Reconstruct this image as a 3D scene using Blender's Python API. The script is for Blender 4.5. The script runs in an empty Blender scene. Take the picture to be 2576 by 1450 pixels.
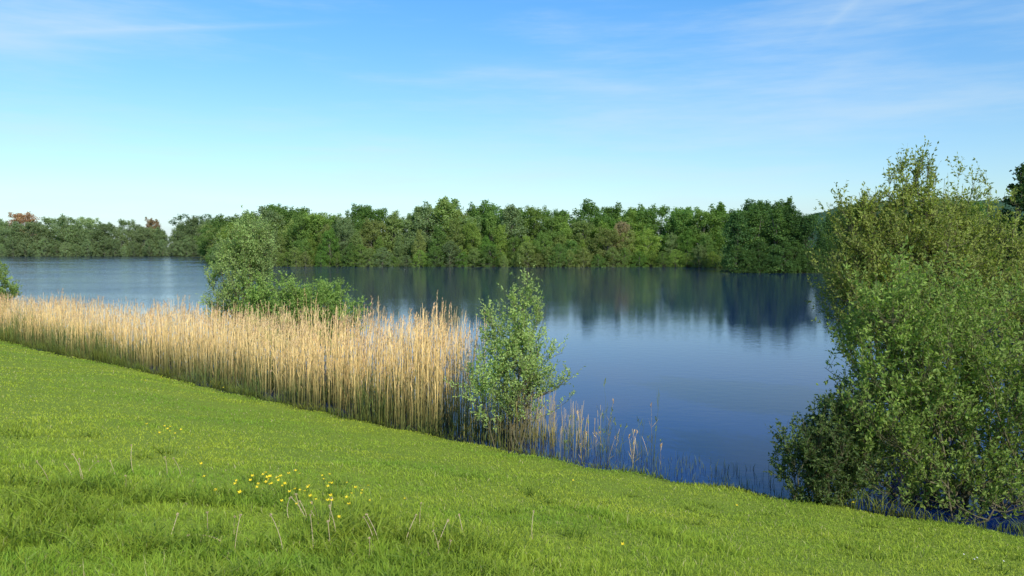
import bpy, math, numpy as np
from mathutils import Vector
rng=np.random.default_rng(7)
scene=bpy.context.scene
col=scene.collection
scene.view_settings.view_transform='Standard'
scene.view_settings.look='None'
scene.view_settings.exposure=0

# ------------------------------------------------------------ helpers
def make_mesh(name,V,Fs,mats,attrs=None,matidx=None,smooth=False):
    me=bpy.data.meshes.new(name)
    V=np.asarray(V,dtype=np.float32)
    loops=np.concatenate([F.ravel() for F in Fs]).astype(np.int32)
    sizes=np.concatenate([np.full(len(F),F.shape[1]) for F in Fs])
    starts=np.concatenate([[0],np.cumsum(sizes)[:-1]]).astype(np.int32)
    me.vertices.add(len(V)); me.loops.add(len(loops)); me.polygons.add(len(sizes))
    me.vertices.foreach_set('co',V.ravel())
    me.loops.foreach_set('vertex_index',loops)
    me.polygons.foreach_set('loop_start',starts)
    if matidx is not None: me.polygons.foreach_set('material_index',matidx.astype(np.int32))
    me.polygons.foreach_set('use_smooth',np.full(len(sizes),smooth,dtype=bool))
    me.update(calc_edges=True)
    for m in (mats if isinstance(mats,list) else [mats]): me.materials.append(m)
    if attrs:
        for k,a in attrs.items():
            at=me.attributes.new(k,'FLOAT','POINT')
            at.data.foreach_set('value',np.asarray(a,dtype=np.float32))
    return me
def add_obj(name,data,loc=(0,0,0),parent=None,**props):
    o=bpy.data.objects.new(name,data); o.location=loc
    if parent is not None: o.parent=parent
    for k,v in props.items(): o[k]=v
    col.objects.link(o); return o
def unit(a): return a/np.maximum(np.linalg.norm(a,axis=-1,keepdims=True),1e-9)
def tubes(P,R,k=4):
    B,n,_=P.shape
    d=unit(P[:,-1]-P[:,0])
    ref=np.where(np.abs(d[:,2:3])<0.9,np.array([[0,0,1.]]),np.array([[1.,0,0]]))
    a=unit(np.cross(d,ref)); b=np.cross(d,a)
    ang=np.arange(k)*2*math.pi/k
    ring=a[:,None,None,:]*np.cos(ang)[None,None,:,None]+b[:,None,None,:]*np.sin(ang)[None,None,:,None]
    V=P[:,:,None,:]+ring*R[:,:,None,None]
    idx=np.arange(B*n*k).reshape(B,n,k)
    f=np.stack([idx[:,:-1],np.roll(idx,-1,2)[:,:-1],np.roll(idx,-1,2)[:,1:],idx[:,1:]],-1).reshape(-1,4)
    return V.reshape(-1,3),f
def leaves(P,D,N,L,W):
    D=unit(D); S=unit(np.cross(D,N)); 
    L=np.broadcast_to(L,(len(P),))[:,None]; W=np.broadcast_to(W,(len(P),))[:,None]
    Nn=np.cross(S,D)
    mid=P+D*L*0.45
    V=np.stack([P,mid+S*W*.5+Nn*W*.15,P+D*L,mid-S*W*.5+Nn*W*.15],1)
    F=np.arange(len(P)*4).reshape(-1,4)
    return V.reshape(-1,3),F
def snoise(x,y,sc=1.0,seed=0):
    r=np.random.default_rng(seed); o=np.zeros_like(x,dtype=float)
    for i in range(9):
        a=r.uniform(0,6.28); f=sc*r.uniform(.5,2.6); p=r.uniform(0,6.28)
        o+=np.sin((x*np.cos(a)+y*np.sin(a))*f+p+1.5*np.sin((x*np.sin(a)-y*np.cos(a))*f*.7+p*2))
    return o/9*2
# ------------------------------------------------------------ lake + terrain
LAKE=np.array([(-330,260),(-200,150),(-120,100),(-60,62),(-32,42),(-21.8,33.9),(-13.1,26.5),(-7.5,21.7),(-3.5,18),(-0.7,16),(1.5,14.4),(3.4,13.0),(4.4,12.3),(5.5,11.7),(7.0,11.0),(8.6,10.7),(10.2,12),(11.5,16),(15,20),(24,27),(34,45),(42,70),(49,95),(54,115),(50,126),(42,127),(35,127),(34,134),(40,150),(43,162),(30,168),(10,166),(-15,169),(-47,170),(-65,182),(-80,210),(-95,250),(-115,300),(-140,360),(-170,378),(-245,374),(-320,380),(-380,330)],dtype=float)
def sdf(x,y):
    x=np.asarray(x,float); y=np.asarray(y,float)
    best=np.full(x.shape,1e9); inside=np.zeros(x.shape,bool)
    n=len(LAKE)
    for i in range(n):
        ax,ay=LAKE[i]; bx,by=LAKE[(i+1)%n]
        ex,ey=bx-ax,by-ay
        t=np.clip(((x-ax)*ex+(y-ay)*ey)/(ex*ex+ey*ey),0,1)
        d=(x-ax-t*ex)**2+(y-ay-t*ey)**2
        best=np.minimum(best,d)
        c=((ay>y)!=(by>y))
        xi=ax+(y-ay)*ex/(ey if abs(ey)>1e-9 else 1e-9)
        inside^=c&(x<xi)
    d=np.sqrt(best)
    s=np.where(inside,-d,d)
    near=np.clip(1-(np.hypot(x,y)-50)/60,0,1)
    return s+near*(.12*np.sin(x*1.3+y*.7)+.07*np.sin(x*3.1-y*2.2))
def sstep(a,b,x):
    t=np.clip((x-a)/(b-a),0,1); return t*t*(3-2*t)
def height(x,y,s=None):
    if s is None: s=sdf(x,y)
    r=np.hypot(x,y)
    w=1-sstep(55,110,r)
    nearz=np.where(s<13,.05+.187*np.clip(s,0,13),2.48+ .02*np.minimum(s-13,30))
    nearz=nearz*sstep(-.15,.35,s)+0.03*snoise(x,y,.9,3)*sstep(.3,2,s)+.010*snoise(x,y,4,4)*sstep(.3,2,s)*w
    farz=.9*sstep(0,9,s)+.3*snoise(x,y,.03,5)*sstep(3,30,s)
    land=nearz*w+farz*(1-w)
    under=-np.clip(-s*.35,0,2.2)-.04
    return np.where(s>0,land,under)
def hz(x,y): return float(height(np.array([x]),np.array([y]))[0])

# ------------------------------------------------------------ materials
def newmat(name):
    m=bpy.data.materials.new(name); m.use_nodes=True
    nt=m.node_tree; nt.nodes.clear()
    return m,nt,nt.nodes,nt.links
def N(nt,t,**kw):
    n=nt.nodes.new(t)
    for k,v in kw.items(): setattr(n,k,v)
    return n
def math_(nt,op,a,b=None,c=None,clamp=False):
    n=nt.nodes.new('ShaderNodeMath'); n.operation=op; n.use_clamp=clamp
    for i,v in enumerate([a,b,c]):
        if v is None: continue
        if isinstance(v,(int,float)): n.inputs[i].default_value=v
        else: nt.links.new(v,n.inputs[i])
    return n.outputs[0]
def mixc(nt,fac,a,b,blend='MIX'):
    n=nt.nodes.new('ShaderNodeMix'); n.data_type='RGBA'; n.blend_type=blend
    for sock,v in ((n.inputs[0],fac),(n.inputs[6],a),(n.inputs[7],b)):
        if isinstance(v,(int,float)): sock.default_value=v
        elif isinstance(v,tuple): sock.default_value=(*v,1) if len(v)==3 else v
        else: nt.links.new(v,sock)
    return n.outputs[2]
def noise(nt,vec,scale,detail=4,rough=.5):
    n=nt.nodes.new('ShaderNodeTexNoise'); n.inputs['Scale'].default_value=scale
    n.inputs['Detail'].default_value=detail; n.inputs['Roughness'].default_value=rough
    if vec is not None: nt.links.new(vec,n.inputs['Vector'])
    return n.outputs['Fac']
def foliage_mat(name,trans=.3,rough=.55,spec=.3,yellow=(0.24,0.31,0.05),nscale=1.5,under=None,contrast=1.0):
    m,nt,ns,ln=newmat(name)
    out=N(nt,'ShaderNodeOutputMaterial')
    oi=N(nt,'ShaderNodeObjectInfo'); at=N(nt,'ShaderNodeAttribute',attribute_name='rnd')
    geo=N(nt,'ShaderNodeNewGeometry')
    tc=N(nt,'ShaderNodeTexCoord')
    nz=noise(nt,tc.outputs['Object'],nscale,3)
    v=math_(nt,'MULTIPLY_ADD',at.outputs['Fac'],.75*contrast,1-.4*contrast)
    nzv=math_(nt,'MULTIPLY_ADD',nz,1.2*contrast,1-.6*contrast)
    v=math_(nt,'MULTIPLY',v,nzv)
    orv=math_(nt,'MULTIPLY_ADD',oi.outputs['Random'],.3,.85)
    v=math_(nt,'MULTIPLY',v,orv)
    vv=N(nt,'ShaderNodeCombineColor')
    for i in range(3): ln.new(v,vv.inputs[i])
    c=mixc(nt,1.0,oi.outputs['Color'],vv.outputs[0],'MULTIPLY')
    yf=math_(nt,'MULTIPLY',math_(nt,'GREATER_THAN',at.outputs['Fac'],.8),.3)
    c=mixc(nt,yf,c,yellow)
    if under:
        c=mixc(nt,math_(nt,'MULTIPLY',geo.outputs['Backfacing'],.3),c,under)
    b=N(nt,'ShaderNodeBsdfPrincipled'); b.inputs['Roughness'].default_value=rough
    b.inputs['Specular IOR Level'].default_value=spec
    ln.new(c,b.inputs['Base Color'])
    t=N(nt,'ShaderNodeBsdfTranslucent')
    tcx=mixc(nt,1.0,c,(1.4,1.5,.6),'MULTIPLY'); ln.new(tcx,t.inputs['Color'])
    mx=N(nt,'ShaderNodeMixShader'); mx.inputs[0].default_value=trans
    ln.new(b.outputs[0],mx.inputs[1]); ln.new(t.outputs[0],mx.inputs[2])
    ln.new(mx.outputs[0],out.inputs[0])
    return m
def bark_mat(name,c1,c2,scale=6):
    m,nt,ns,ln=newmat(name)
    out=N(nt,'ShaderNodeOutputMaterial'); b=N(nt,'ShaderNodeBsdfPrincipled')
    tc=N(nt,'ShaderNodeTexCoord'); mp=N(nt,'ShaderNodeMapping'); mp.inputs['Scale'].default_value=(1,1,.2)
    ln.new(tc.outputs['Object'],mp.inputs[0])
    c=mixc(nt,noise(nt,mp.outputs[0],scale*3,5),c1,c2)
    ln.new(c,b.inputs['Base Color']); b.inputs['Roughness'].default_value=.85
    ln.new(b.outputs[0],out.inputs[0]); return m
M_leaf=foliage_mat('foliage',trans=.44,spec=.1,rough=.75,contrast=.75)
M_nearleaf=foliage_mat('willow_foliage',trans=.4,rough=.55,spec=.2,yellow=(.36,.42,.09),nscale=1.1,under=(.24,.32,.11))
M_bark=bark_mat('bark',(.08,.075,.05),(.2,.19,.14))
M_twig=bark_mat('twig_bark',(.05,.045,.022),(.17,.15,.075))

def blade_mat(name,root,tip,alt,trans=.3,patch=.25,mid=None,rough=.5,dark=(1,1,1),vk=.45):
    m,nt,ns,ln=newmat(name)
    out=N(nt,'ShaderNodeOutputMaterial')
    at=N(nt,'ShaderNodeAttribute',attribute_name='rnd'); tt=N(nt,'ShaderNodeAttribute',attribute_name='tip')
    tc=N(nt,'ShaderNodeTexCoord')
    mp=N(nt,'ShaderNodeMapping'); mp.inputs['Rotation'].default_value=(0,0,.67); mp.inputs['Scale'].default_value=(.6,1.4,1); ln.new(tc.outputs['Object'],mp.inputs[0])
    n1=noise(nt,mp.outputs[0],patch,6,.65)
    if mid:
        r=N(nt,'ShaderNodeValToRGB'); e=r.color_ramp.elements
        e[0].position=0.0; e[0].color=(*root,1); e[1].position=1; e[1].color=(*tip,1)
        for p,cc in mid: 
            x=e.new(p); x.color=(*cc,1)
        ln.new(tt.outputs['Fac'],r.inputs[0]); c=r.outputs[0]
    else: c=mixc(nt,tt.outputs['Fac'],root,tip)
    rr=N(nt,'ShaderNodeMapRange'); ln.new(n1,rr.inputs[0]); rr.inputs[1].default_value=.38; rr.inputs[2].default_value=.62
    f=math_(nt,'MULTIPLY',rr.outputs[0],.75)
    f=math_(nt,'ADD',f,math_(nt,'MULTIPLY',at.outputs['Fac'],.25),clamp=True)
    c=mixc(nt,f,mixc(nt,1.0,c,dark,'MULTIPLY'),mixc(nt,1.0,c,alt,'MULTIPLY'))
    vr=math_(nt,'MULTIPLY_ADD',at.outputs['Fac'],-vk,1+vk*.45)
    cc=N(nt,'ShaderNodeCombineColor')
    for i in range(3): ln.new(vr,cc.inputs[i])
    c=mixc(nt,1.0,c,cc.outputs[0],'MULTIPLY')
    if name=='grass_blades':
        c=mixc(nt,math_(nt,'MULTIPLY',math_(nt,'GREATER_THAN',at.outputs['Fac'],.96),.8),c,(.55,.50,.24))
    b=N(nt,'ShaderNodeBsdfPrincipled'); b.inputs['Roughness'].default_value=rough; b.inputs['Specular IOR Level'].default_value=.2
    ln.new(c,b.inputs['Base Color'])
    t=N(nt,'ShaderNodeBsdfTranslucent'); ln.new(c,t.inputs['Color'])
    mx=N(nt,'ShaderNodeMixShader'); mx.inputs[0].default_value=trans
    ln.new(b.outputs[0],mx.inputs[1]); ln.new(t.outputs[0],mx.inputs[2]); ln.new(mx.outputs[0],out.inputs[0])
    return m
M_grass=blade_mat('grass_blades',(.22,.34,.035),(.43,.62,.075),(1.42,1.1,1.0),trans=.44,patch=.35,dark=(.68,.80,.72))
M_long=blade_mat('long_grass',(.09,.16,.02),(.27,.43,.055),(1.4,1.05,.8),trans=.44,patch=.8)
M_weed=blade_mat('bank_weed',(.05,.09,.018),(.20,.29,.055),(1.4,1.0,.8),trans=.35,patch=.7)
M_reed=blade_mat('dry_reed',(.10,.11,.035),(.88,.68,.36),(.97,.86,.74),trans=.15,patch=.3,vk=.75,mid=[(.16,(.17,.17,.06)),(.36,(.44,.36,.15)),(.56,(.84,.62,.27)),(.84,(.90,.70,.35)),(.93,(.55,.38,.23))])
M_reedgreen=blade_mat('green_reed',(.06,.085,.025),(.20,.29,.085),(1.3,1.05,.9),trans=.35,patch=.6)

# ground material
m,nt,ns,ln=newmat('ground_soil_grass'); M_ground=m
out=N(nt,'ShaderNodeOutputMaterial'); b=N(nt,'ShaderNodeBsdfPrincipled'); b.inputs['Roughness'].default_value=.95; b.inputs['Specular IOR Level'].default_value=.1
tc=N(nt,'ShaderNodeTexCoord')
c=mixc(nt,noise(nt,tc.outputs['Object'],.35,5),(.17,.26,.03),(.30,.37,.05))
c=mixc(nt,math_(nt,'MULTIPLY',noise(nt,tc.outputs['Object'],14,6,.7),.5),c,(.08,.12,.02))
geo=N(nt,'ShaderNodeNewGeometry'); sp=N(nt,'ShaderNodeSeparateXYZ'); ln.new(geo.outputs['Position'],sp.inputs[0])
mr=N(nt,'ShaderNodeMapRange'); ln.new(sp.outputs[2],mr.inputs[0]); mr.inputs[1].default_value=.16; mr.inputs[2].default_value=.02
c=mixc(nt,mr.outputs[0],c,(.045,.035,.02))
mr=N(nt,'ShaderNodeMapRange'); ln.new(sp.outputs[1],mr.inputs[0]); mr.inputs[1].default_value=60; mr.inputs[2].default_value=100
c=mixc(nt,mr.outputs[0],c,mixc(nt,noise(nt,tc.outputs['Object'],.4,4),(.04,.06,.02),(.09,.10,.035)))
ln.new(c,b.inputs['Base Color'])
bp=N(nt,'ShaderNodeBump'); bp.inputs['Distance'].default_value=.04; ln.new(noise(nt,tc.outputs['Object'],25,5),bp.inputs['Height']); ln.new(bp.outputs[0],b.inputs['Normal'])
ln.new(b.outputs[0],out.inputs[0])

# water material
m,nt,ns,ln=newmat('lake_water'); M_water=m
out=N(nt,'ShaderNodeOutputMaterial'); b=N(nt,'ShaderNodeBsdfPrincipled')
b.inputs['Base Color'].default_value=(.0005,.011,.085,1); b.inputs['Roughness'].default_value=.055; b.inputs['IOR'].default_value=1.23
tc=N(nt,'ShaderNodeTexCoord'); mp=N(nt,'ShaderNodeMapping'); mp.inputs['Scale'].default_value=(.8,1.2,1); mp.inputs['Rotation'].default_value=(0,0,.2)
ln.new(tc.outputs['Object'],mp.inputs[0])
n1=noise(nt,mp.outputs[0],2.6,3,.55); n2=noise(nt,mp.outputs[0],.04,3)
mr=N(nt,'ShaderNodeMapRange'); ln.new(n2,mr.inputs[0]); mr.inputs[1].default_value=.42; mr.inputs[2].default_value=.62; mr.inputs[3].default_value=.5; mr.inputs[4].default_value=1.3
# breeze roughens the open western and far parts of the lake
sp=N(nt,'ShaderNodeSeparateXYZ'); ln.new(tc.outputs['Object'],sp.inputs[0])
wx=math_(nt,'ADD',math_(nt,'MULTIPLY',sp.outputs[0],-1),math_(nt,'MULTIPLY',n2,20))
mw=N(nt,'ShaderNodeMapRange'); mw.interpolation_type='SMOOTHSTEP'; ln.new(wx,mw.inputs[0]); mw.inputs[1].default_value=28; mw.inputs[2].default_value=62; mw.inputs[3].default_value=0; mw.inputs[4].default_value=7
mf=N(nt,'ShaderNodeMapRange'); ln.new(sp.outputs[1],mf.inputs[0]); mf.inputs[1].default_value=18; mf.inputs[2].default_value=110; mf.inputs[3].default_value=.45; mf.inputs[4].default_value=2.3
h=math_(nt,'MULTIPLY',math_(nt,'MULTIPLY',n1,mr.outputs[0]),math_(nt,'ADD',mw.outputs[0],mf.outputs[0]))
bp=N(nt,'ShaderNodeBump'); bp.inputs['Distance'].default_value=.0055; bp.inputs['Strength'].default_value=1; ln.new(h,bp.inputs['Height'])
ln.new(bp.outputs[0],b.inputs['Normal']); ln.new(b.outputs[0],out.inputs[0])

# ------------------------------------------------------------ ground sheet
nn=230; t=np.linspace(-1,1,2*nn+1); A=5; ax=A*np.sinh(t*np.arcsinh(2500/A))
X,Y=np.meshgrid(ax,ax+6,indexing='ij')
Z=height(X,Y)
idx=np.arange(X.size).reshape(X.shape)
F=np.stack([idx[:-1,:-1],idx[1:,:-1],idx[1:,1:],idx[:-1,1:]],-1).reshape(-1,4)
g=add_obj('ground',make_mesh('ground',np.stack([X,Y,Z],-1).reshape(-1,3),[F],M_ground,smooth=True),kind='structure',label='grassy bank sloping down to the lake shore',category='ground')
V=np.array([(-420,8,0),(80,8,0),(80,400,0),(-420,400,0)],float)
add_obj('water',make_mesh('water',V,[np.array([[0,1,2,3]])],M_water),kind='structure',label='calm blue lake water with soft ripples',category='water')

# distant wooded hill
gx=np.linspace(180,1150,240); gy=np.linspace(640,1150,90)
X,Y=np.meshgrid(gx,gy,indexing='ij')
prof=sstep(190,420,X)*(1-.5*sstep(700,1150,X))
Z=58*prof*np.exp(-((Y-900)/130)**2)+3.0*np.abs(snoise(X,Y,.16,11))+2*np.abs(snoise(X,Y,.5,12))-4
idx=np.arange(X.size).reshape(X.shape)
F=np.stack([idx[:-1,:-1],idx[1:,:-1],idx[1:,1:],idx[:-1,1:]],-1).reshape(-1,4)
m,nt,ns,ln=newmat('wooded_hill'); out=N(nt,'ShaderNodeOutputMaterial'); b=N(nt,'ShaderNodeBsdfDiffuse')
tc=N(nt,'ShaderNodeTexCoord'); ln.new(mixc(nt,noise(nt,tc.outputs['Object'],.12,6,.7),(.015,.045,.035),(.06,.11,.065)),b.inputs[0]); ln.new(b.outputs[0],out.inputs[0])  # bluish dark greens carry the haze tint in the hill colour
add_obj('hill',make_mesh('hill',np.stack([X,Y,Z],-1).reshape(-1,3),[F],m),kind='structure',label='low wooded hill beyond the lake',category='hill')

# ------------------------------------------------------------ far trees
def tree_variant(seed,kind):
    r=np.random.default_rng(seed); H=12.
    P=[];R=[]
    n=6; tt=np.linspace(0,1,n)
    tr=np.stack([.4*np.sin(tt*3+seed)*tt,.4*np.cos(tt*2+seed)*tt-.4*tt,tt*H*.85-.3],-1); P.append(tr); R.append(.2*(1-tt*.85))
    cl=[]
    if kind=='round':   prof=lambda z: 3.4*max(.05,1-abs((z-.47)/.54)**2.6)**.5
    elif kind=='tall':  prof=lambda z: 2.3*max(.04,1-abs((z-.40)/.62)**2.0)**.7
    elif kind=='shrub': prof=lambda z: 5.2*max(.05,1-z**2)**.5
    elif kind=='umbrella': prof=lambda z: 4.2*max(.02,1-((z-.82)/.22)**2)**.5
    else: prof=lambda z: 2.9*(1.0-z)**.85
    nc={'round':200,'tall':150,'shrub':180,'umbrella':46,'conifer':130}[kind]
    lob=r.uniform(0,6.28,3)
    for i in range(nc):
        zlo=.62 if kind=='umbrella' else .0
        z=r.uniform(zlo,1)
        if kind=='conifer': z=1-(r.random()**.6)
        a=r.uniform(0,6.28)
        lobe=1+.25*math.sin(2*a+lob[0]+z*5)+.16*math.sin(3*a+lob[1]-z*9)
        rad=prof(z)*lobe*(r.random()**.45)*1.0
        c=np.array([rad*np.cos(a),rad*np.sin(a),z*H*.95+r.uniform(-.3,.3)])
        s=r.uniform(.3,.75)
        if z>.85: s*=.7
        if kind=='conifer': s*=(.45+.9*(1-z))
        cl.append((c,s))
        if i%5==0:
            z0=max(.06,z-.3); st=np.array([0,0,z0*H*.9]); 
            l=st+(c-st)*tt[:,None]; l[:,2]+=np.sin(tt*3.1)*.3; P.append(l); R.append(.07*(1-tt*.8))
    if kind in('round','tall'):
        for i in range(8):
            a=r.uniform(0,6.28); rad=prof(.85)*r.uniform(.2,1.0); zt=r.uniform(.86,1.04)
            for q in range(3): cl.append((np.array([rad*np.cos(a),rad*np.sin(a),zt*H-q*.45]),.24+.09*q))
    VT,FT=tubes(np.array(P),np.array(R),5)
    Ps=[];Ns=[];RN=[]
    for c,s in cl:
        k=int(105*s*s+26)
        d=unit(r.normal(size=(k,3))); rr=s*(.45+.9*r.random(k))[:,None]
        sc=np.array([1,1,1.05]) if kind!='conifer' else np.array([1.2,1.2,.4])
        p=c+d*rr*sc; p+=r.normal(size=p.shape)*.12
        Ps.append(p); Ns.append(unit(d+r.normal(size=(k,3))*.6)); RN.append(np.clip(r.random(k)*.65+r.random()*.35,0,1))
    P=np.concatenate(Ps);Nn=np.concatenate(Ns);RN=np.concatenate(RN)
    keep=P[:,2]>.0; P=P[keep];Nn=Nn[keep];RN=RN[keep]
    D=np.cross(Nn,r.normal(size=P.shape))
    L=r.uniform(.17,.36,len(P))
    VC,FC=leaves(P,D,Nn,L,L*.75)
    return make_mesh('trunk_'+kind,VT,[FT],M_bark),make_mesh('crown_'+kind,VC,[FC],M_leaf,{'rnd':np.repeat(RN,4)})
VAR={'round':[tree_variant(s,'round') for s in (1,2,3,4,5)],'tall':[tree_variant(s,'tall') for s in (11,12,13,14)],'shrub':[tree_variant(s,'shrub') for s in (51,52,53)],'umbrella':[tree_variant(21,'umbrella')],'conifer':[tree_variant(s,'conifer') for s in (31,32)]}
def put_tree(name,kind,x,y,h,wscale,color,label,category,group):
    v=VAR[kind][int(rng.integers(len(VAR[kind])))]
    e=add_obj(name,None,(x,y,hz(x,y)-.15)); e.empty_display_size=.5
    s=h/12.; e.scale=(s*wscale,s*wscale,s); e.rotation_euler=(rng.uniform(-.05,.05),rng.uniform(-.05,.05),rng.uniform(0,6.28))
    e['label']=label; e['category']=category; 
    if group: e['group']=group
    tr=add_obj('trunk',v[0],parent=e); cr=add_obj('crown',v[1],parent=e)
    cr.color=(*color,1)
    return e
GREENS=[(.21,.31,.075),(.25,.345,.08),(.18,.28,.075),(.15,.25,.07),(.24,.32,.11),(.22,.30,.14),(.16,.29,.065),(.27,.345,.11),(.21,.29,.12),(.25,.295,.10)]  # crown greens lightened to stand in for haze over the far wood
def along(path,step,offs,hrange,kinds,ws,greens,label,category,group,name,jit=1.5,vr=.15):
    path=np.array(path,float); seg=np.linalg.norm(np.diff(path,axis=0),axis=1); cum=np.concatenate([[0],np.cumsum(seg)])
    d=rng.uniform(0,step)
    while d<cum[-1]:
        i=min(np.searchsorted(cum,d)-1,len(seg)-1); i=max(i,0)
        f=(d-cum[i])/seg[i]; p=path[i]*(1-f)+path[i+1]*f
        tdir=(path[i+1]-path[i])/seg[i]; nrm=np.array([-tdir[1],tdir[0]])
        q=p+nrm*(offs+rng.uniform(-jit,jit))
        c=np.array(greens[int(rng.integers(len(greens)))])*rng.uniform(1-vr,1+vr)
        h=rng.uniform(*hrange)*(1+.10*math.sin(d*.09)+.07*math.sin(d*.31))
        put_tree(name,kinds[int(rng.integers(len(kinds)))],q[0],q[1],h,rng.uniform(*ws),tuple(c),label,category,group)
        d+=step*rng.uniform(.7,1.3)
MID=[(-120,300),(-95,250),(-80,210),(-65,182),(-47,170),(-15,169),(10,166),(30,168),(43,162)]
MIDN=MID[2:]
along(MIDN,2.6,.9,(2.4,5.4),['shrub'],(.9,1.5),GREENS,'bushy green shrub overhanging the lake shore','shrub','shrubs along the far lake shore','shrub',.7)
along(MIDN,3.8,4.5,(5.8,9.8),['round','tall','round'],(.9,1.4),GREENS,'leafy mixed broadleaf tree at the water edge','tree','trees lining the far lake shore','broadleaf_tree')
along(MIDN,3.8,11,(8.8,12.6),['tall','round','round'],(1.0,1.45),GREENS,'tall green broadleaf tree in lakeside wood','tree','trees lining the far lake shore','broadleaf_tree',2.5)
along(MIDN,5,18,(10.2,12.2),['round'],(1.2,1.6),[(.13,.23,.06),(.12,.21,.055),(.15,.25,.065)],'tall green tree deeper in the wood','tree','trees lining the far lake shore','broadleaf_tree',2.0)  # back row given darker greens, painting in the shade of the gaps
along(MID[:3],9,8,(9,13),['round'],(1.5,1.9),GREENS,'leafy mixed broadleaf tree at the water edge','tree','trees lining the far lake shore','broadleaf_tree',2.5)
HAZE_GREENS=[(.25,.33,.16),(.23,.31,.15),(.27,.34,.17),(.21,.28,.13)]  # desaturated crown colours, with the distance haze mixed into them
LEFT=[(-300,378),(-245,374),(-170,378),(-140,366)]
along(LEFT,5.5,1.5,(6,9.5),['shrub'],(.9,1.3),HAZE_GREENS,'grey green willow bush on distant shore','shrub','shrubs on the distant shore','willow_shrub',1.5)
along(LEFT,6.5,10,(12,16.5),['round'],(1.1,1.45),HAZE_GREENS,'hazy green tree on the distant shore','tree','trees on the distant shore','broadleaf_tree',3)
along(LEFT,9,24,(14.5,18),['round'],(1.2,1.5),HAZE_GREENS,'hazy green tree on the distant shore','tree','trees on the distant shore','broadleaf_tree',4)
put_tree('copper_beech_tree','round',-243,396,21,1.3,(.40,.25,.16),'reddish brown copper beech above green willows','tree',None)
put_tree('copper_beech_tree','round',-182,404,18,.9,(.34,.24,.15),'small reddish brown tree above green willows','tree',None)
put_tree('broadleaf_tree','umbrella',-163,400,20.5,1.25,(.07,.14,.05),'dark flat topped tree rising above willows','tree',None)
put_tree('broadleaf_tree','umbrella',-151,404,21,1.2,(.07,.14,.05),'dark flat topped tree rising above willows','tree',None)
put_tree('broadleaf_tree','round',-36,190,13.6,1.0,(.10,.19,.05),'dark rounded tree standing above the wood','tree',None)
put_tree('broadleaf_tree','round',23.5,172.5,9.4,.8,(.36,.30,.18),'pinkish brown budding tree among green trees','tree',None)
for x,y,h in [(-5,184,13.4),(-8,182,12.8),(18,183,13.6),(24,187,13.2),(29,180,12),(33,182,12.5),(37,176,11.5),(30,190,13),(40,182,12.8)]:
    put_tree('broadleaf_tree','round',x,y,h,1.2,(.14,.25,.065),'tall green tree deeper in the wood','tree','trees lining the far lake shore')
DARK=[(.085,.165,.05),(.105,.19,.055),(.09,.175,.06)]
along([(50,126),(56,115),(50,95),(43,70),(36,47),(25,28)][::-1],5.5,-5,(6,9),['round','tall'],(1,1.3),GREENS,'leafy tree on the lake shore','tree','trees on the near lake shore','broadleaf_tree',1.5)
for x,y,h,k in [(36.8,129.0,9.8,'tall'),(40,130.5,10.8,'conifer'),(38.5,133,10,'round'),(43,129.5,12,'conifer'),(45.5,130.5,10.2,'tall'),(41.5,135,10.6,'tall'),(48,130,9.5,'round'),(52,130,9,'tall'),(46,137,10.5,'tall'),(45,150,12,'round'),(50,158,12.5,'tall'),(49,143,11.5,'tall'),(56,132,10,'round'),(61,128,10,'round')]:
    put_tree('broadleaf_tree' if k!='conifer' else 'conifer_tree',k,x,y,h,1.25,DARK[int(rng.integers(3))],'dark green tree on a wooded promontory','tree','dark trees on the promontory')
for x in np.arange(36,56,1.9):
    put_tree('shrub','shrub',x,127.6+rng.uniform(-.3,.5),rng.uniform(3.5,5.5),1.1,DARK[int(rng.integers(3))],'dark shrub overhanging the promontory shore','shrub','dark shrubs on the promontory')
put_tree('conifer_tree','conifer',50.3,80,12.8,1.2,(.04,.085,.03),'tall dark conifer behind the willow bushes','tree',None)
put_tree('conifer_tree','conifer',53.5,82,11,1.2,(.04,.085,.03),'tall dark conifer behind the willow bushes','tree',None)

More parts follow.
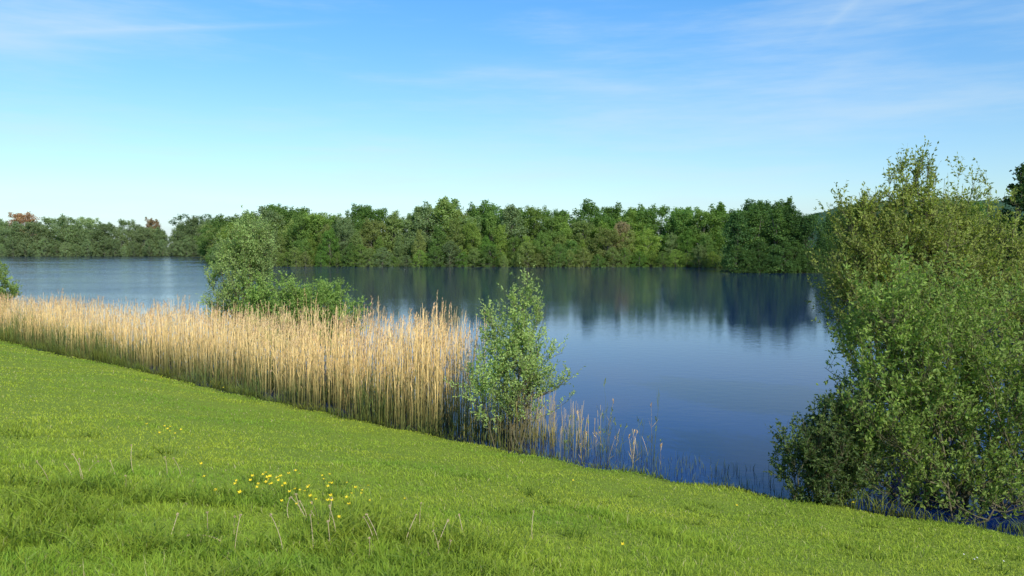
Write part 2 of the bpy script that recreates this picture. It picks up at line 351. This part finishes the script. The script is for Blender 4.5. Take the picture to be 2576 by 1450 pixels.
# ------------------------------------------------------------ near willows
def sample_env(env,k,r,shell=.45):
    w=np.array([e[6] for e in env],float); w/=w.sum()
    ch=r.choice(len(env),size=k,p=w); E=np.array([e[:6] for e in env],float)[ch]
    d=unit(r.normal(size=(k,3))); rad=r.random(k)**shell
    return E[:,:3]+d*rad[:,None]*E[:,3:6]
def willow(name,base,env,nstem,nbr,ntw,nlf,leafL,leafW,color,label,seed,stem_r=.05,spread=.5,category='shrub',tw=(.2,.45),leaf_aspect_up=.5,spires=None,group=None,spn=9,lean=.15):
    r=np.random.default_rng(seed)
    bx,by=base; bz=hz(bx,by); bz=max(bz,-.1)
    n=9; tt=np.linspace(0,1,n)
    tips=sample_env(env,nstem,r,.3)
    if spires is not None: tips=np.concatenate([tips,np.array(spires,float)])
    tips[:,2]=np.maximum(tips[:,2],.6)
    ns_=len(tips)
    st=np.stack([r.normal(size=ns_)*spread*.5+lean*tips[:,0],r.normal(size=ns_)*spread*.5+lean*tips[:,1],np.full(ns_,-.25)],-1)
    hor=tt**1.25; ver=tt**.9
    S=np.empty((ns_,n,3))
    S[:,:,:2]=st[:,None,:2]+(tips-st)[:,None,:2]*hor[None,:,None]
    S[:,:,2]=st[:,None,2]+(tips-st)[:,None,2]*ver[None,:]
    S[:,1:-1]+=r.normal(size=(ns_,n-2,3))*.035
    SR=(stem_r*r.uniform(.5,1.1,ns_))[:,None]*(1-.88*tt)[None,:]
    sk=S[:,2:].reshape(-1,3); skr=SR[:,2:].reshape(-1)
    T=sample_env(env,nbr,r)
    T=T[T[:,2]>.05]
    if spires is not None:
        sp=np.array(spires,float); k=len(sp)*spn; i=r.integers(len(sp),size=k)
        f=r.uniform(.62,1.03,k)[:,None]
        tipv=sp[i]; q=np.concatenate([tipv[:,:2]*f**1.25,tipv[:,2:]*f**.9],1)+r.normal(size=(k,3))*.13*(1.6-f)
        T=np.concatenate([T,q])
    Q=np.empty_like(T); QR=np.empty(len(T))
    for i in range(len(T)):
        dv=T[i]-sk; dist=np.linalg.norm(dv,axis=1)+np.where(dv[:,2]<.12*1,1.2,0)+.6*np.clip(.5-dv[:,2],0,1)
        j=np.argmin(dist+r.random(len(dist))*.12); Q[i]=sk[j]; QR[i]=skr[j]
    nb=6; tb=np.linspace(0,1,nb)
    L=np.linalg.norm(T-Q,axis=1)
    B=Q[:,None]+(T-Q)[:,None]*tb[None,:,None]
    B[:,:,2]+=-(np.sin(tb*math.pi)[None]*.12*L[:,None])
    B[:,1:]+=r.normal(size=(len(T),nb-1,3))*.02
    BR=np.minimum(QR*.6,.010)[:,None]*(1-.75*tb)[None]+.0015
    k=len(T)*ntw; bi=np.repeat(np.arange(len(T)),ntw); f=r.uniform(.3,1,k)
    seg=np.minimum((f*(nb-1)).astype(int),nb-2); ff=f*(nb-1)-seg
    tp=B[bi,seg]*(1-ff[:,None])+B[bi,seg+1]*ff[:,None]
    bd=unit(B[bi,-1]-B[bi,0]); td=unit(bd*.6+r.normal(size=(k,3))*.5+np.array([0,0,leaf_aspect_up]))
    tl=r.uniform(tw[0],tw[1],k)
    tq=np.linspace(0,1,3)
    TW=tp[:,None]+td[:,None]*tq[None,:,None]*tl[:,None,None]
    TR=np.full((k,1),.002*leafL/.06)*(1-.6*tq)[None]
    v1,f1=tubes(S,SR,6); v2,f2=tubes(B,BR,4); v3,f3=tubes(TW,TR,3)
    V=np.concatenate([v1,v2,v3]); F=np.concatenate([f1,f2+len(v1),f3+len(v1)+len(v2)])
    kk=k*nlf; ti=np.repeat(np.arange(k),nlf); g=r.uniform(.05,1.05,kk)
    lp=tp[ti]+td[ti]*(g*tl[ti])[:,None]
    ld=unit(td[ti]*.7+unit(r.normal(size=(kk,3)))*.9)
    lnn=unit(r.normal(size=(kk,3))+np.array([0,0,.8]))
    ll=leafL*r.uniform(.6,1.25,kk)
    v4,f4=leaves(lp,ld,lnn,ll,ll*leafW/leafL)
    rn=np.clip(np.repeat(r.random(k)*.4,nlf)+r.random(kk)*.6,0,1)
    e=add_obj(name,None,(bx,by,bz)); e['label']=label; e['category']=category
    if group: e['group']=group
    add_obj('trunk',make_mesh('trunk',V,[F],M_twig,smooth=True),parent=e)
    c=add_obj('crown',make_mesh('crown',v4,[f4],M_nearleaf,{'rnd':np.repeat(rn,4)}),parent=e); c.color=(*color,1)
    return e
willow('willow_shrub',(7.1,12.3),[(-.1,0,2.0,2.2,1.4,1.85,5),(-.8,0,2.8,1.25,1.1,1.3,2.4),(1.6,.2,2.1,2.0,1.4,1.75,3.4),(-1.2,-.1,1.5,1.2,1.0,1.2,1.3),(.4,-.1,.7,2.5,1.2,.9,4)],40,900,6,11,.074,.034,(.19,.27,.06),'large multi stemmed willow bush at the water edge',41,stem_r=.034,spread=.8,leaf_aspect_up=.85,tw=(.24,.52))
willow('willow_shrub',(9.0,17.2),[(-.3,0,3.2,2.1,1.6,1.95,5),(.7,0,3.5,1.7,1.5,1.55,2.8),(-1.3,0,3.6,1.3,1.3,1.65,3.8),(-.3,0,4.3,1.4,1.2,1.1,1.6),(2.2,0,3.0,1.6,1.5,1.75,2.8)],44,1150,7,9,.080,.036,(.32,.37,.085),'tall olive willow with thin upright shoots on top',42,stem_r=.034,spread=.8,spn=8,leaf_aspect_up=.95,tw=(.22,.5),
   spires=[(-.6,0,5.6),(-.3,.1,6.2),(-.1,-.1,6.1),(.15,.1,5.9),(-.9,0,5.4),(.6,0,5.5),(.95,0,5.6),(1.3,0,5.4),(-1.5,.1,5.3),(-1.9,0,5.0),(.4,.2,5.6),(-.45,.2,5.9),(-.2,.0,5.9),(-1.2,0,5.4),(1.6,0,5.3),(1.9,0,5.0),(-1.7,0,5.2),(0,.2,5.8),(-.7,.2,5.7),(-1.4,-.1,5.4),(.3,-.1,5.7),(.8,.2,5.5)])
willow('willow_shrub',(4.9,12.2),[(-.05,0,.8,.8,.7,.8,3),(.4,0,1.2,.7,.6,.9,2)],16,430,6,12,.058,.027,(.075,.12,.04),'low dark willow bush hanging over the water',43,stem_r=.018,spread=.4,tw=(.15,.3))  # leaf colour darkened to paint the shade at the big bush's lower left
willow('willow_tree',(.0,15.6),[(.05,0,1.7,.9,.7,.95,4),(.05,0,2.35,.75,.55,.8,3.2),(.4,0,1.5,.85,.5,.75,1.6),(-.45,0,1.4,.65,.5,.8,1.4)],12,220,6,11,.064,.027,(.36,.47,.16),'slender young willow growing among the reeds',44,stem_r=.02,spread=.22,category='tree',spires=[(.15,0,3.4),(.25,0,3.4),(.05,0,3.1),(.3,0,3.6),(-.45,0,2.9),(.7,0,3.0),(.2,0,3.3),(-.25,0,3.1),(.5,0,3.2)],spn=4,lean=.05,leaf_aspect_up=.8,tw=(.2,.4))
willow('willow_tree',(-9.9,30),[(-.1,0,3.5,1.25,1.1,1.6,4),(-.6,0,2.2,1.3,1.1,1.6,3),(.3,0,4.2,.8,.8,.9,1.2)],18,310,6,11,.095,.040,(.32,.43,.15),'willow tree standing in the reed bed',45,stem_r=.035,spread=.5,category='tree',tw=(.3,.6),leaf_aspect_up=.9,spires=[(0,0,5.2),(.3,0,5.3),(-.5,0,5.0),(.7,0,5.0)],spn=4)
willow('willow_shrub',(-7.7,28.6),[(0,0,1.7,1.8,1.2,1.5,4),(-1,0,1.9,1.4,1.1,1.35,2.5),(1.2,0,1.6,1.4,1,1.3,3)],16,560,6,12,.09,.042,(.24,.37,.085),'low green bush standing in the reed bed',46,stem_r=.03,spread=.9,tw=(.25,.45),leaf_aspect_up=.5)
willow('willow_shrub',(-29.0,43.0),[(0,0,1.9,2.2,1.6,2.1,4)],14,260,6,12,.13,.055,(.27,.37,.09),'rounded green bush at the lake edge',47,stem_r=.03,spread=.8,tw=(.3,.6))

# ------------------------------------------------------------ near shoreline sampling
NS=LAKE[3:19]
seg=np.linalg.norm(np.diff(NS,axis=0),axis=1); cum=np.concatenate([[0],np.cumsum(seg)])
def shore_at(d):
    i=np.clip(np.searchsorted(cum,d)-1,0,len(seg)-1); f=(d-cum[i])/seg[i]
    p=NS[i]*(1-f)[:,None]+NS[i+1]*f[:,None]
    t=(NS[i+1]-NS[i])/seg[i][:,None]; n=np.stack([-t[:,1],t[:,0]],-1)
    return p,n
def reedstuff(x,y,z,h,r,green=False,plume=True,leafn=3,rad=.0042,lw=.010):
    k=len(x); n=5; tt=np.linspace(0,1,n)
    lean=r.normal(size=(k,2))*.055+np.array([.02,0])
    base=np.stack([x,y,z],-1)
    P=np.empty((k,n,3)); P[:,:,:2]=base[:,None,:2]+lean[:,None]*(tt**1.6)[None,:,None]*h[:,None,None]
    P[:,:,2]=base[:,None,2]+tt[None]*h[:,None]
    R=np.full((k,1),rad)*(1-.5*tt)[None]*r.uniform(.7,1.4,(k,1))
    V1,F1=tubes(P,R,3); rn=r.random(k)
    a_t=np.broadcast_to(tt[None,:,None]*.85,(k,n,3)).reshape(-1); a_r=np.repeat(rn,n*3)
    Vs=[V1];Fs=[F1];T=[a_t];RR=[a_r]; off=len(V1)
    kk=k*leafn; bi=np.repeat(np.arange(k),leafn); f=r.uniform(.2,.92,kk)
    lp=base[bi]+np.stack([lean[bi,0]*f**1.6*h[bi],lean[bi,1]*f**1.6*h[bi],f*h[bi]],-1)
    az=r.uniform(0,6.28,kk); ld=np.stack([np.cos(az)*.3,np.sin(az)*.3,r.uniform(.4,1.3,kk)],-1)
    V2,F2=leaves(lp,ld,r.normal(size=(kk,3)),r.uniform(.15,.32,kk),lw)
    Vs.append(V2);Fs.append(F2+off);off+=len(V2);T.append(np.repeat(f*.85,4));RR.append(np.repeat(r.random(kk),4))
    if plume:
        sel=np.where(r.random(k)<.5)[0]; m_=6; bi=np.repeat(sel,m_)
        g=np.tile(np.linspace(.93,1.0,m_),len(sel))
        lp=base[bi]+np.stack([lean[bi,0]*g*h[bi],lean[bi,1]*g*h[bi],g*h[bi]],-1)
        az=r.uniform(0,6.28,len(bi)); ld=np.stack([np.cos(az)*.3+.15,np.sin(az)*.3,np.full(len(bi),.7)],-1)
        V3,F3=leaves(lp,ld,r.normal(size=(len(bi),3)),r.uniform(.05,.10,len(bi)),.018)
        Vs.append(V3);Fs.append(F3+off);T.append(np.full(len(V3),.94));RR.append(np.repeat(r.random(len(bi)),4))
    return np.concatenate(Vs),np.concatenate(Fs),np.concatenate(T),np.concatenate(RR)
r=np.random.default_rng(99)
K=11500
d_end=cum[list(map(tuple,NS)).index((-0.7,16.0))]
d=d_end+ .1 - (r.random(K)**1.15)*(d_end-6)
p,nrm=shore_at(d)
o=r.uniform(0,1,K)**.8
width=np.where(p[:,0]>-3,1.6,2.9)
x=p[:,0]+nrm[:,0]*(o*width-.15); y=p[:,1]+nrm[:,1]*(o*width-.15)
dens=snoise(x,y,.9,21)+.6*snoise(x,y,2.6,23)
hmean=np.interp(x,[-60,-22,-14,-8,-2,1],[1.45,1.5,1.62,1.85,2.05,2.0])
h=hmean*(1+.11*r.normal(size=K)+.13*snoise(x,y,.7,22)+.09*snoise(x,y,2.2,24))
h*=np.where(r.random(K)<.2,r.uniform(.5,.9,K),1)
keep=(dens>-.5-.4*o)&(x<-.85+.25*r.normal(size=K))&(r.random(K)<np.interp(x,[-2.5,-.8],[1,.8]))
x,y,h=x[keep],y[keep],h[keep]
z=height(x,y); z=np.where(z<-.3,-.3,z); 
V,F,T,RR=reedstuff(x,y,z,h-np.minimum(z,0),r,rad=.0056,leafn=2,lw=.012)
add_obj('reed_bed',make_mesh('reed_bed',V,[F],M_reed,{'tip':T,'rnd':RR}),kind='stuff',label='tall golden dry reeds lining the shore',category='reeds')
K=480
d=r.uniform(d_end-.2,d_end+2.4,K); p,nrm=shore_at(d); o=r.uniform(0,1,K)
x=p[:,0]+nrm[:,0]*(o*1.6-.1); y=p[:,1]+nrm[:,1]*(o*1.6-.1)
h=np.interp(x,[-1,0,1.2,2.4],[1.4,1.05,.8,.6])*(1+.25*r.normal(size=K)); keep=(r.random(K)<np.interp(x,[-1,.5,1.0,2.2],[1,.8,.22,.05]))&(h>.3)
x,y,h=x[keep],y[keep],h[keep]; z=np.maximum(height(x,y),-.3)
V,F,T,RR=reedstuff(x,y,z,h-np.minimum(z,0),r,leafn=2,plume=False,rad=.0040)
add_obj('reed_patch',make_mesh('reed_patch',V,[F],M_reed,{'tip':T*.6,'rnd':RR}),kind='stuff',label='sparse dry reeds around the young willow',category='reeds')

def blades(x,y,z,h,w,r,bend=.5):
    k=len(x); az=r.uniform(0,6.28,k); fa=r.uniform(0,6.28,k)
    base=np.stack([x,y,z],-1)
    bd=np.stack([np.cos(az),np.sin(az),np.zeros(k)],-1)*(bend*r.random(k)*h)[:,None]
    sd=np.stack([np.cos(fa),np.sin(fa),np.zeros(k)],-1)*(w*.5)[:,None]
    midp=base+bd*.35+np.array([0,0,1.])*(h*.55)[:,None]; tip=base+bd+np.array([0,0,1.])*(h*(1-.25*r.random(k)))[:,None]
    V=np.stack([base-sd,base+sd,midp+sd*.8,midp-sd*.8,tip],1).reshape(-1,3)
    i=np.arange(k)[:,None]*5
    Q=i+np.array([[0,1,2,3]]); Tt=i+np.array([[3,2,4]])
    T=np.tile(np.array([0,0,.55,.55,1.]),k)
    return V,[Q,Tt],T,np.repeat(r.random(k),5)
K=22000
d=r.uniform(3,d_end+2.2,K); p,nrm=shore_at(d); o=r.uniform(0,1,K)**1.2*2.0-.15
x=p[:,0]+nrm[:,0]*o; y=p[:,1]+nrm[:,1]*o; z=np.maximum(height(x,y),-.1)
h=r.uniform(.2,1.35,K)*np.interp(o,[-.15,.3,1.6],[.6,1,1])*(1+.5*snoise(x,y,1.1,31))*np.interp(x,[-.6,.6,2.5],[1,.55,.3])
keep=(snoise(x,y,1.3,32)>-.3)&((x<.9)|(r.random(K)<.25)); x,y,z,h=x[keep],y[keep],z[keep],np.maximum(h[keep],.12)
V,Fs,T,RR=blades(x,y,z,h,np.full(len(x),.014),r,.45)
add_obj('green_reed_shoots',make_mesh('green_reed_shoots',V,Fs,M_reedgreen,{'tip':T,'rnd':RR}),kind='stuff',label='young green reed shoots below the dry stems',category='reeds')
K=16000
d=r.uniform(2,cum[-1]-4,K); p,nrm=shore_at(d); o=-np.abs(r.normal(size=K))*.16+.12
x=p[:,0]+nrm[:,0]*o; y=p[:,1]+nrm[:,1]*o; z=np.maximum(height(x,y),-.05)
h=np.interp(x,[-30,-14,-6,1,4,5,9],[.55,.35,.2,.14,.10,.3,.35])*r.uniform(.2,1.2,K)*(1+.9*snoise(x,y,1.6,77))
V,Fs,T,RR=blades(x,y,z,np.maximum(h,.05),np.full(K,.012),r,.8)
add_obj('bank_weeds',make_mesh('bank_weeds',V,Fs,M_weed,{'tip':T,'rnd':RR}),kind='stuff',label='rough green weeds along the water edge',category='weeds')
K=420
d=r.uniform(d_end+2.0,d_end+6.2,K); p,nrm=shore_at(d); o=r.uniform(.1,1,K)**1.3*1.6
x=p[:,0]+nrm[:,0]*o; y=p[:,1]+nrm[:,1]*o
V,Fs,T,RR=blades(x,y,np.full(K,-.05),r.uniform(.06,.25,K)+.05,np.full(K,.008),r,.4)
add_obj('water_plants',make_mesh('water_plants',V,Fs,M_reedgreen,{'tip':T,'rnd':RR}),kind='stuff',label='thin sprouts poking out of shallow water',category='water plants')

# ------------------------------------------------------------ grass
K=540000
rr=np.exp(r.uniform(math.log(3.0),math.log(48),K)); th=r.uniform(-.82,.78,K)
x=rr*np.sin(th); y=rr*np.cos(th); s=sdf(x,y); keep=s>.05
x,y,s,rr=x[keep],y[keep],s[keep],rr[keep]
pn=snoise(x,y,1.2,51); pn2=snoise(x,y,5.,52); pn3=snoise(x,y,15.,53)
rough_=np.clip(.3-.13*x+.2*(7.0-y),0,2.0)
tall=np.clip(.42+.4*pn+(.2+.35*rough_)*pn2+(.18+.35*rough_)*pn3,0.05,3)
nearf=np.interp(rr,[3,6,12],[1.3,1.0,.65])
h=(.028+.042*tall*(1+.8*rough_))*nearf*r.uniform(.4,1.6,len(x))
t_=np.clip(((x-.8)*1.3+(y-9.1)*-1.5)/(1.3**2+1.5**2),0,1); dr=np.hypot(x-.8-1.3*t_,y-9.1+1.5*t_)
h*=1+1.1*np.exp(-(dr/.2)**2)
w=np.maximum(.0058,rr*.0008)*r.uniform(.6,1.5,len(x))
dirt=(np.hypot((x+1.15)/.28,(y-4.6)/.16)<1+.3*pn2)
k2=~dirt; x,y,h,w,s=x[k2],y[k2],h[k2],w[k2],s[k2]
z=height(x,y,s)-.005
V,Fs,T,RR=blades(x,y,z,h,w,r,1.3)
add_obj('grass',make_mesh('grass',V,Fs,M_grass,{'tip':T,'rnd':RR}),kind='stuff',label='sunlit green meadow grass on the bank',category='grass')
K=1900; cx=r.uniform(-7,6,K); cy=r.uniform(3.6,11,K); sc=sdf(cx,cy); pc=snoise(cx,cy,1.4,91)
kk=(sc>1.5)&((r.random(K)<.03)|((cx<.8-.3*(cy-4))&(cy<7.8)&(r.random(K)<.85)&(pc>-.3))); cx,cy=cx[kk],cy[kk]
m_=32; ti=np.repeat(np.arange(len(cx)),m_)
x=cx[ti]+r.normal(size=len(ti))*.08; y=cy[ti]+r.normal(size=len(ti))*.08
h=np.repeat(r.uniform(.08,.25,len(cx)),m_)*r.uniform(.4,1.25,len(ti))*np.where(x>.8,.5,1)
V,Fs,T,RR=blades(x,y,height(x,y),h,r.uniform(.007,.015,len(x)),r,1.7)
add_obj('grass_tufts',make_mesh('grass_tufts',V,Fs,M_long,{'tip':T,'rnd':RR}),kind='stuff',label='coarse darker tufts of meadow grass',category='grass')

# ------------------------------------------------------------ flowers & stalks
def simple(name,c,rough=.6,c2=None):
    m,nt,ns,ln=newmat(name); out=N(nt,'ShaderNodeOutputMaterial'); b=N(nt,'ShaderNodeBsdfPrincipled'); b.inputs['Roughness'].default_value=rough
    tc=N(nt,'ShaderNodeTexCoord'); cc=mixc(nt,noise(nt,tc.outputs['Object'],30,3),c,c2 or tuple(v*.7 for v in c)); ln.new(cc,b.inputs['Base Color']); ln.new(b.outputs[0],out.inputs[0]); return m
M_yel=simple('yellow_petal',(.85,.65,.01)); M_stem=simple('flower_stem',(.09,.16,.03)); M_white=simple('white_petal',(.65,.65,.6)); M_dry=simple('dry_stalk',(.52,.41,.25))
def flower(name,petal_mat,R,hgt,np_=5,cup=.5):
    P=np.array([[[0,0,0],[.01,0,hgt*.5],[0,.005,hgt]]],float); v,f=tubes(P,np.array([[.0022,.002,.0018]]),4)
    a=np.arange(np_)*2*math.pi/np_; Vp=[];Fp=[]
    for i,t in enumerate(a):
        d=np.array([math.cos(t),math.sin(t),0]); sd=np.array([-d[1],d[0],0]); z=np.array([0,0,1.])
        c=np.array([0,.005,hgt]); wd=R*2.4/np_*1.3
        Vp+= [c,c+d*R*.6+sd*wd*.5+z*R*cup*.5,c+d*R+sd*wd*.25+z*R*cup,c+d*R-sd*wd*.25+z*R*cup,c+d*R*.6-sd*wd*.5+z*R*cup*.5]
        Fp.append([i*5+j for j in range(5)])
    return make_mesh(name,np.concatenate([v,np.array(Vp)]),[f,np.array(Fp)+len(v)],[M_stem,petal_mat],matidx=np.concatenate([np.zeros(len(f)),np.ones(len(Fp))]))
me_b=flower('buttercup',M_yel,.018,.24,5,.8); me_d=flower('daisy',M_white,.010,.09,9,.1)
spots=[(-2.2+r.normal()*.40,7.85+r.normal()*.42) for _ in range(54)]+[(-4.9+r.normal()*.3,11.0+r.normal()*.12) for _ in range(8)]+[(r.uniform(-5,5),r.uniform(6,11.5)) for _ in range(5)]+[(-1.7+r.normal()*.2,6.9+r.normal()*.2) for _ in range(6)]+[(-8.5+r.normal()*1.2,20.0+r.normal()*.9) for _ in range(5)]
for fx,fy in spots:
    if float(sdf(np.array([fx]),np.array([fy]))[0])<.3: continue
    o_=add_obj('buttercup',me_b,(fx,fy,hz(fx,fy)),label='small yellow buttercup blooming in the grass',category='flower',group='buttercups in the grass')
    s_=r.uniform(.7,1.1); o_.scale=(s_,)*3; o_.rotation_euler=(r.uniform(-.1,.6),r.uniform(-.3,.3),r.uniform(-.5,.5))
for i in range(4):
    fx,fy=4.9+r.normal()*.12,8.1+r.normal()*.08
    o_=add_obj('daisy',me_d,(fx,fy,hz(fx,fy)),label='tiny white daisy in short green grass',category='flower',group='daisies in the grass'); o_.rotation_euler=(.5,0,r.uniform(-.5,.5))
def stalk(seed):
    q=np.random.default_rng(seed); tt=np.linspace(0,1,6); H_=q.uniform(.2,.3)
    P=np.stack([q.normal()*.06*tt**2,q.normal()*.04*tt**2,tt*H_],-1)[None]; v,f=tubes(P,np.array([[.0034,.0032,.003,.0028,.0026,.0026]]),5)
    k=22; d_=unit(q.normal(size=(k,3))+np.array([0,0,.5])); v2,f2=leaves(np.repeat(P[0,-1:],k,0),d_,q.normal(size=(k,3)),.015,.006)
    return make_mesh('dandelion_stalk',np.concatenate([v,v2]),[np.concatenate([f,f2+len(v)])],M_dry)
sts=[stalk(i) for i in range(8)]
for i in range(36):
    if i<24: fx=r.uniform(-2.7,-.5); fy=r.uniform(5.6,7.4)
    elif i<34: fx=r.uniform(-4.6,-3.4); fy=r.uniform(7.2,8.6)
    else: fx=r.uniform(-2,2); fy=r.uniform(6,8)
    o_=add_obj('dandelion_stalk',sts[i%8],(fx,fy,hz(fx,fy)),label='dry pale dandelion stalk standing in grass',category='plant',group='dandelion stalks in the grass')
    o_.rotation_euler=(r.normal()*.15,r.normal()*.35,r.uniform(0,6.3)); o_.scale=(1,1,r.uniform(.7,1.15))
def lone(seed):
    q=np.random.default_rng(seed); h_=q.uniform(.8,1.25)
    V,F,T,RR=reedstuff(np.zeros(1),np.zeros(1),np.zeros(1),np.array([h_]),q,leafn=3,rad=.0036)
    return make_mesh('reed',V,[F],M_reedgreen if seed%3 else M_reed,{'tip':T,'rnd':RR})
lr=[lone(200+i) for i in range(9)]
for i in range(56):
    fx=1.0+r.random()**1.3*1.7; fy=np.interp(fx,[.8,3],[14.8,13.7])+r.uniform(.0,1.4)
    o_=add_obj('reed',lr[i%9],(fx,fy,-.1),label='single thin reed stem rising from water',category='reed',group='lone reeds in the shallows')
    s_=r.uniform(.4,.9); 
    if i in (5,17): s_=1.2
    o_.scale=(1,1,s_); o_.rotation_euler=(r.normal()*.05,r.normal()*.06,r.uniform(0,6.3))

# ------------------------------------------------------------ light, sky, camera
el=math.radians(36); rot=math.radians(152)
sd=Vector((math.sin(rot)*math.cos(el),math.cos(rot)*math.cos(el),math.sin(el)))
sl=bpy.data.lights.new('sun','SUN'); sl.energy=5.0; sl.angle=math.radians(.5); sl.color=(1,.94,.82)
so=bpy.data.objects.new('sun',sl); so.rotation_euler=sd.to_track_quat('Z','Y').to_euler(); so.location=(20,-30,40); col.objects.link(so)
w=bpy.data.worlds.new('World'); scene.world=w; w.use_nodes=True; nt=w.node_tree; nt.nodes.clear(); ln=nt.links
out=N(nt,'ShaderNodeOutputWorld'); bg=N(nt,'ShaderNodeBackground'); bg.inputs[1].default_value=.15
sky=N(nt,'ShaderNodeTexSky'); sky.sky_type='NISHITA'; sky.sun_disc=False; sky.sun_elevation=el; sky.sun_rotation=rot; sky.air_density=1.0; sky.dust_density=.6; sky.ozone_density=1.5
tc=N(nt,'ShaderNodeTexCoord'); sp=N(nt,'ShaderNodeSeparateXYZ'); ln.new(tc.outputs['Generated'],sp.inputs[0])
rp=N(nt,'ShaderNodeValToRGB'); e=rp.color_ramp.elements; e[0].position=0; e[0].color=(.50,.59,.77,1); e[1].position=1; e[1].color=(.36,.56,.78,1)
for p_,c_ in ((.06,(.55,.67,.76)),(.15,(.50,.68,.80)),(.24,(.40,.69,.90)),(.32,(.34,.70,.97)),(.45,(.26,.58,.90))):
    x_=e.new(p_); x_.color=(*c_,1)
ln.new(sp.outputs[2],rp.inputs[0])
c=mixc(nt,1.0,sky.outputs[0],rp.outputs[0],'MULTIPLY')
c=mixc(nt,1.0,c,(1.40,1.40,1.40),'MULTIPLY')
# faint cirrus
mp=N(nt,'ShaderNodeMapping'); mp.inputs['Rotation'].default_value=(0,.14,0); mp.inputs['Scale'].default_value=(1.5,1.5,12); ln.new(tc.outputs['Generated'],mp.inputs[0])
nz=noise(nt,mp.outputs[0],1.6,9,.62)
mr=N(nt,'ShaderNodeMapRange'); mr.interpolation_type='SMOOTHSTEP'; ln.new(nz,mr.inputs[0]); mr.inputs[1].default_value=.38; mr.inputs[2].default_value=.74; mr.inputs[4].default_value=.42
cl=mr.outputs[0]
F_=796.
def pdir(px,v):
    a=Vector(((px-512)/F_,1,(248-v)/F_)); a.normalize(); return a
def streak(cl,p1,p2,wd,amt,soft=.08):
    d1,d2=pdir(*p1),pdir(*p2); n_=d1.cross(d2).normalized(); tn=(d2-d1).normalized(); half=(d2-d1).length/2
    def dot(v):
        q=nt.nodes.new('ShaderNodeVectorMath'); q.operation='DOT_PRODUCT'; ln.new(tc.outputs['Generated'],q.inputs[0]); q.inputs[1].default_value=v; return q.outputs['Value']
    wob=math_(nt,'MULTIPLY_ADD',nz,.022,-.011)
    off=(d1.dot(tn)+d2.dot(tn))/2
    a=math_(nt,'ABSOLUTE',math_(nt,'ADD',dot(n_),wob)); a=math_(nt,'SUBTRACT',1,math_(nt,'DIVIDE',a,wd),clamp=True)
    b_=math_(nt,'DIVIDE',math_(nt,'SUBTRACT',half,math_(nt,'ABSOLUTE',math_(nt,'SUBTRACT',dot(tn),off))),soft,clamp=True)
    return math_(nt,'ADD',cl,math_(nt,'MULTIPLY',math_(nt,'MULTIPLY',math_(nt,'POWER',a,1.6),b_),amt),clamp=True)
cl=streak(cl,(-60,44),(365,22),.007,.40,.3)
cl=streak(cl,(-260,36),(260,22),.055,.40,.3)
cl=streak(cl,(180,142),(450,155),.008,.25,.15)
cl=streak(cl,(800,50),(880,-15),.010,.15,.05)
cl=streak(cl,(760,112),(920,28),.03,.2,.1)
cl=streak(cl,(420,60),(760,110),.03,.16,.2)
c=mixc(nt,cl,c,(4.5,5.5,6.2))
ln.new(c,bg.inputs[0]); ln.new(bg.outputs[0],out.inputs[0])
cam=bpy.data.cameras.new('camera'); cam.lens=28; cam.sensor_width=36; cam.clip_end=6000; cam.clip_start=.1
co=bpy.data.objects.new('camera',cam); co.location=(0,0,4.0); co.rotation_euler=(math.radians(90-2.88),0,0); col.objects.link(co); scene.camera=co
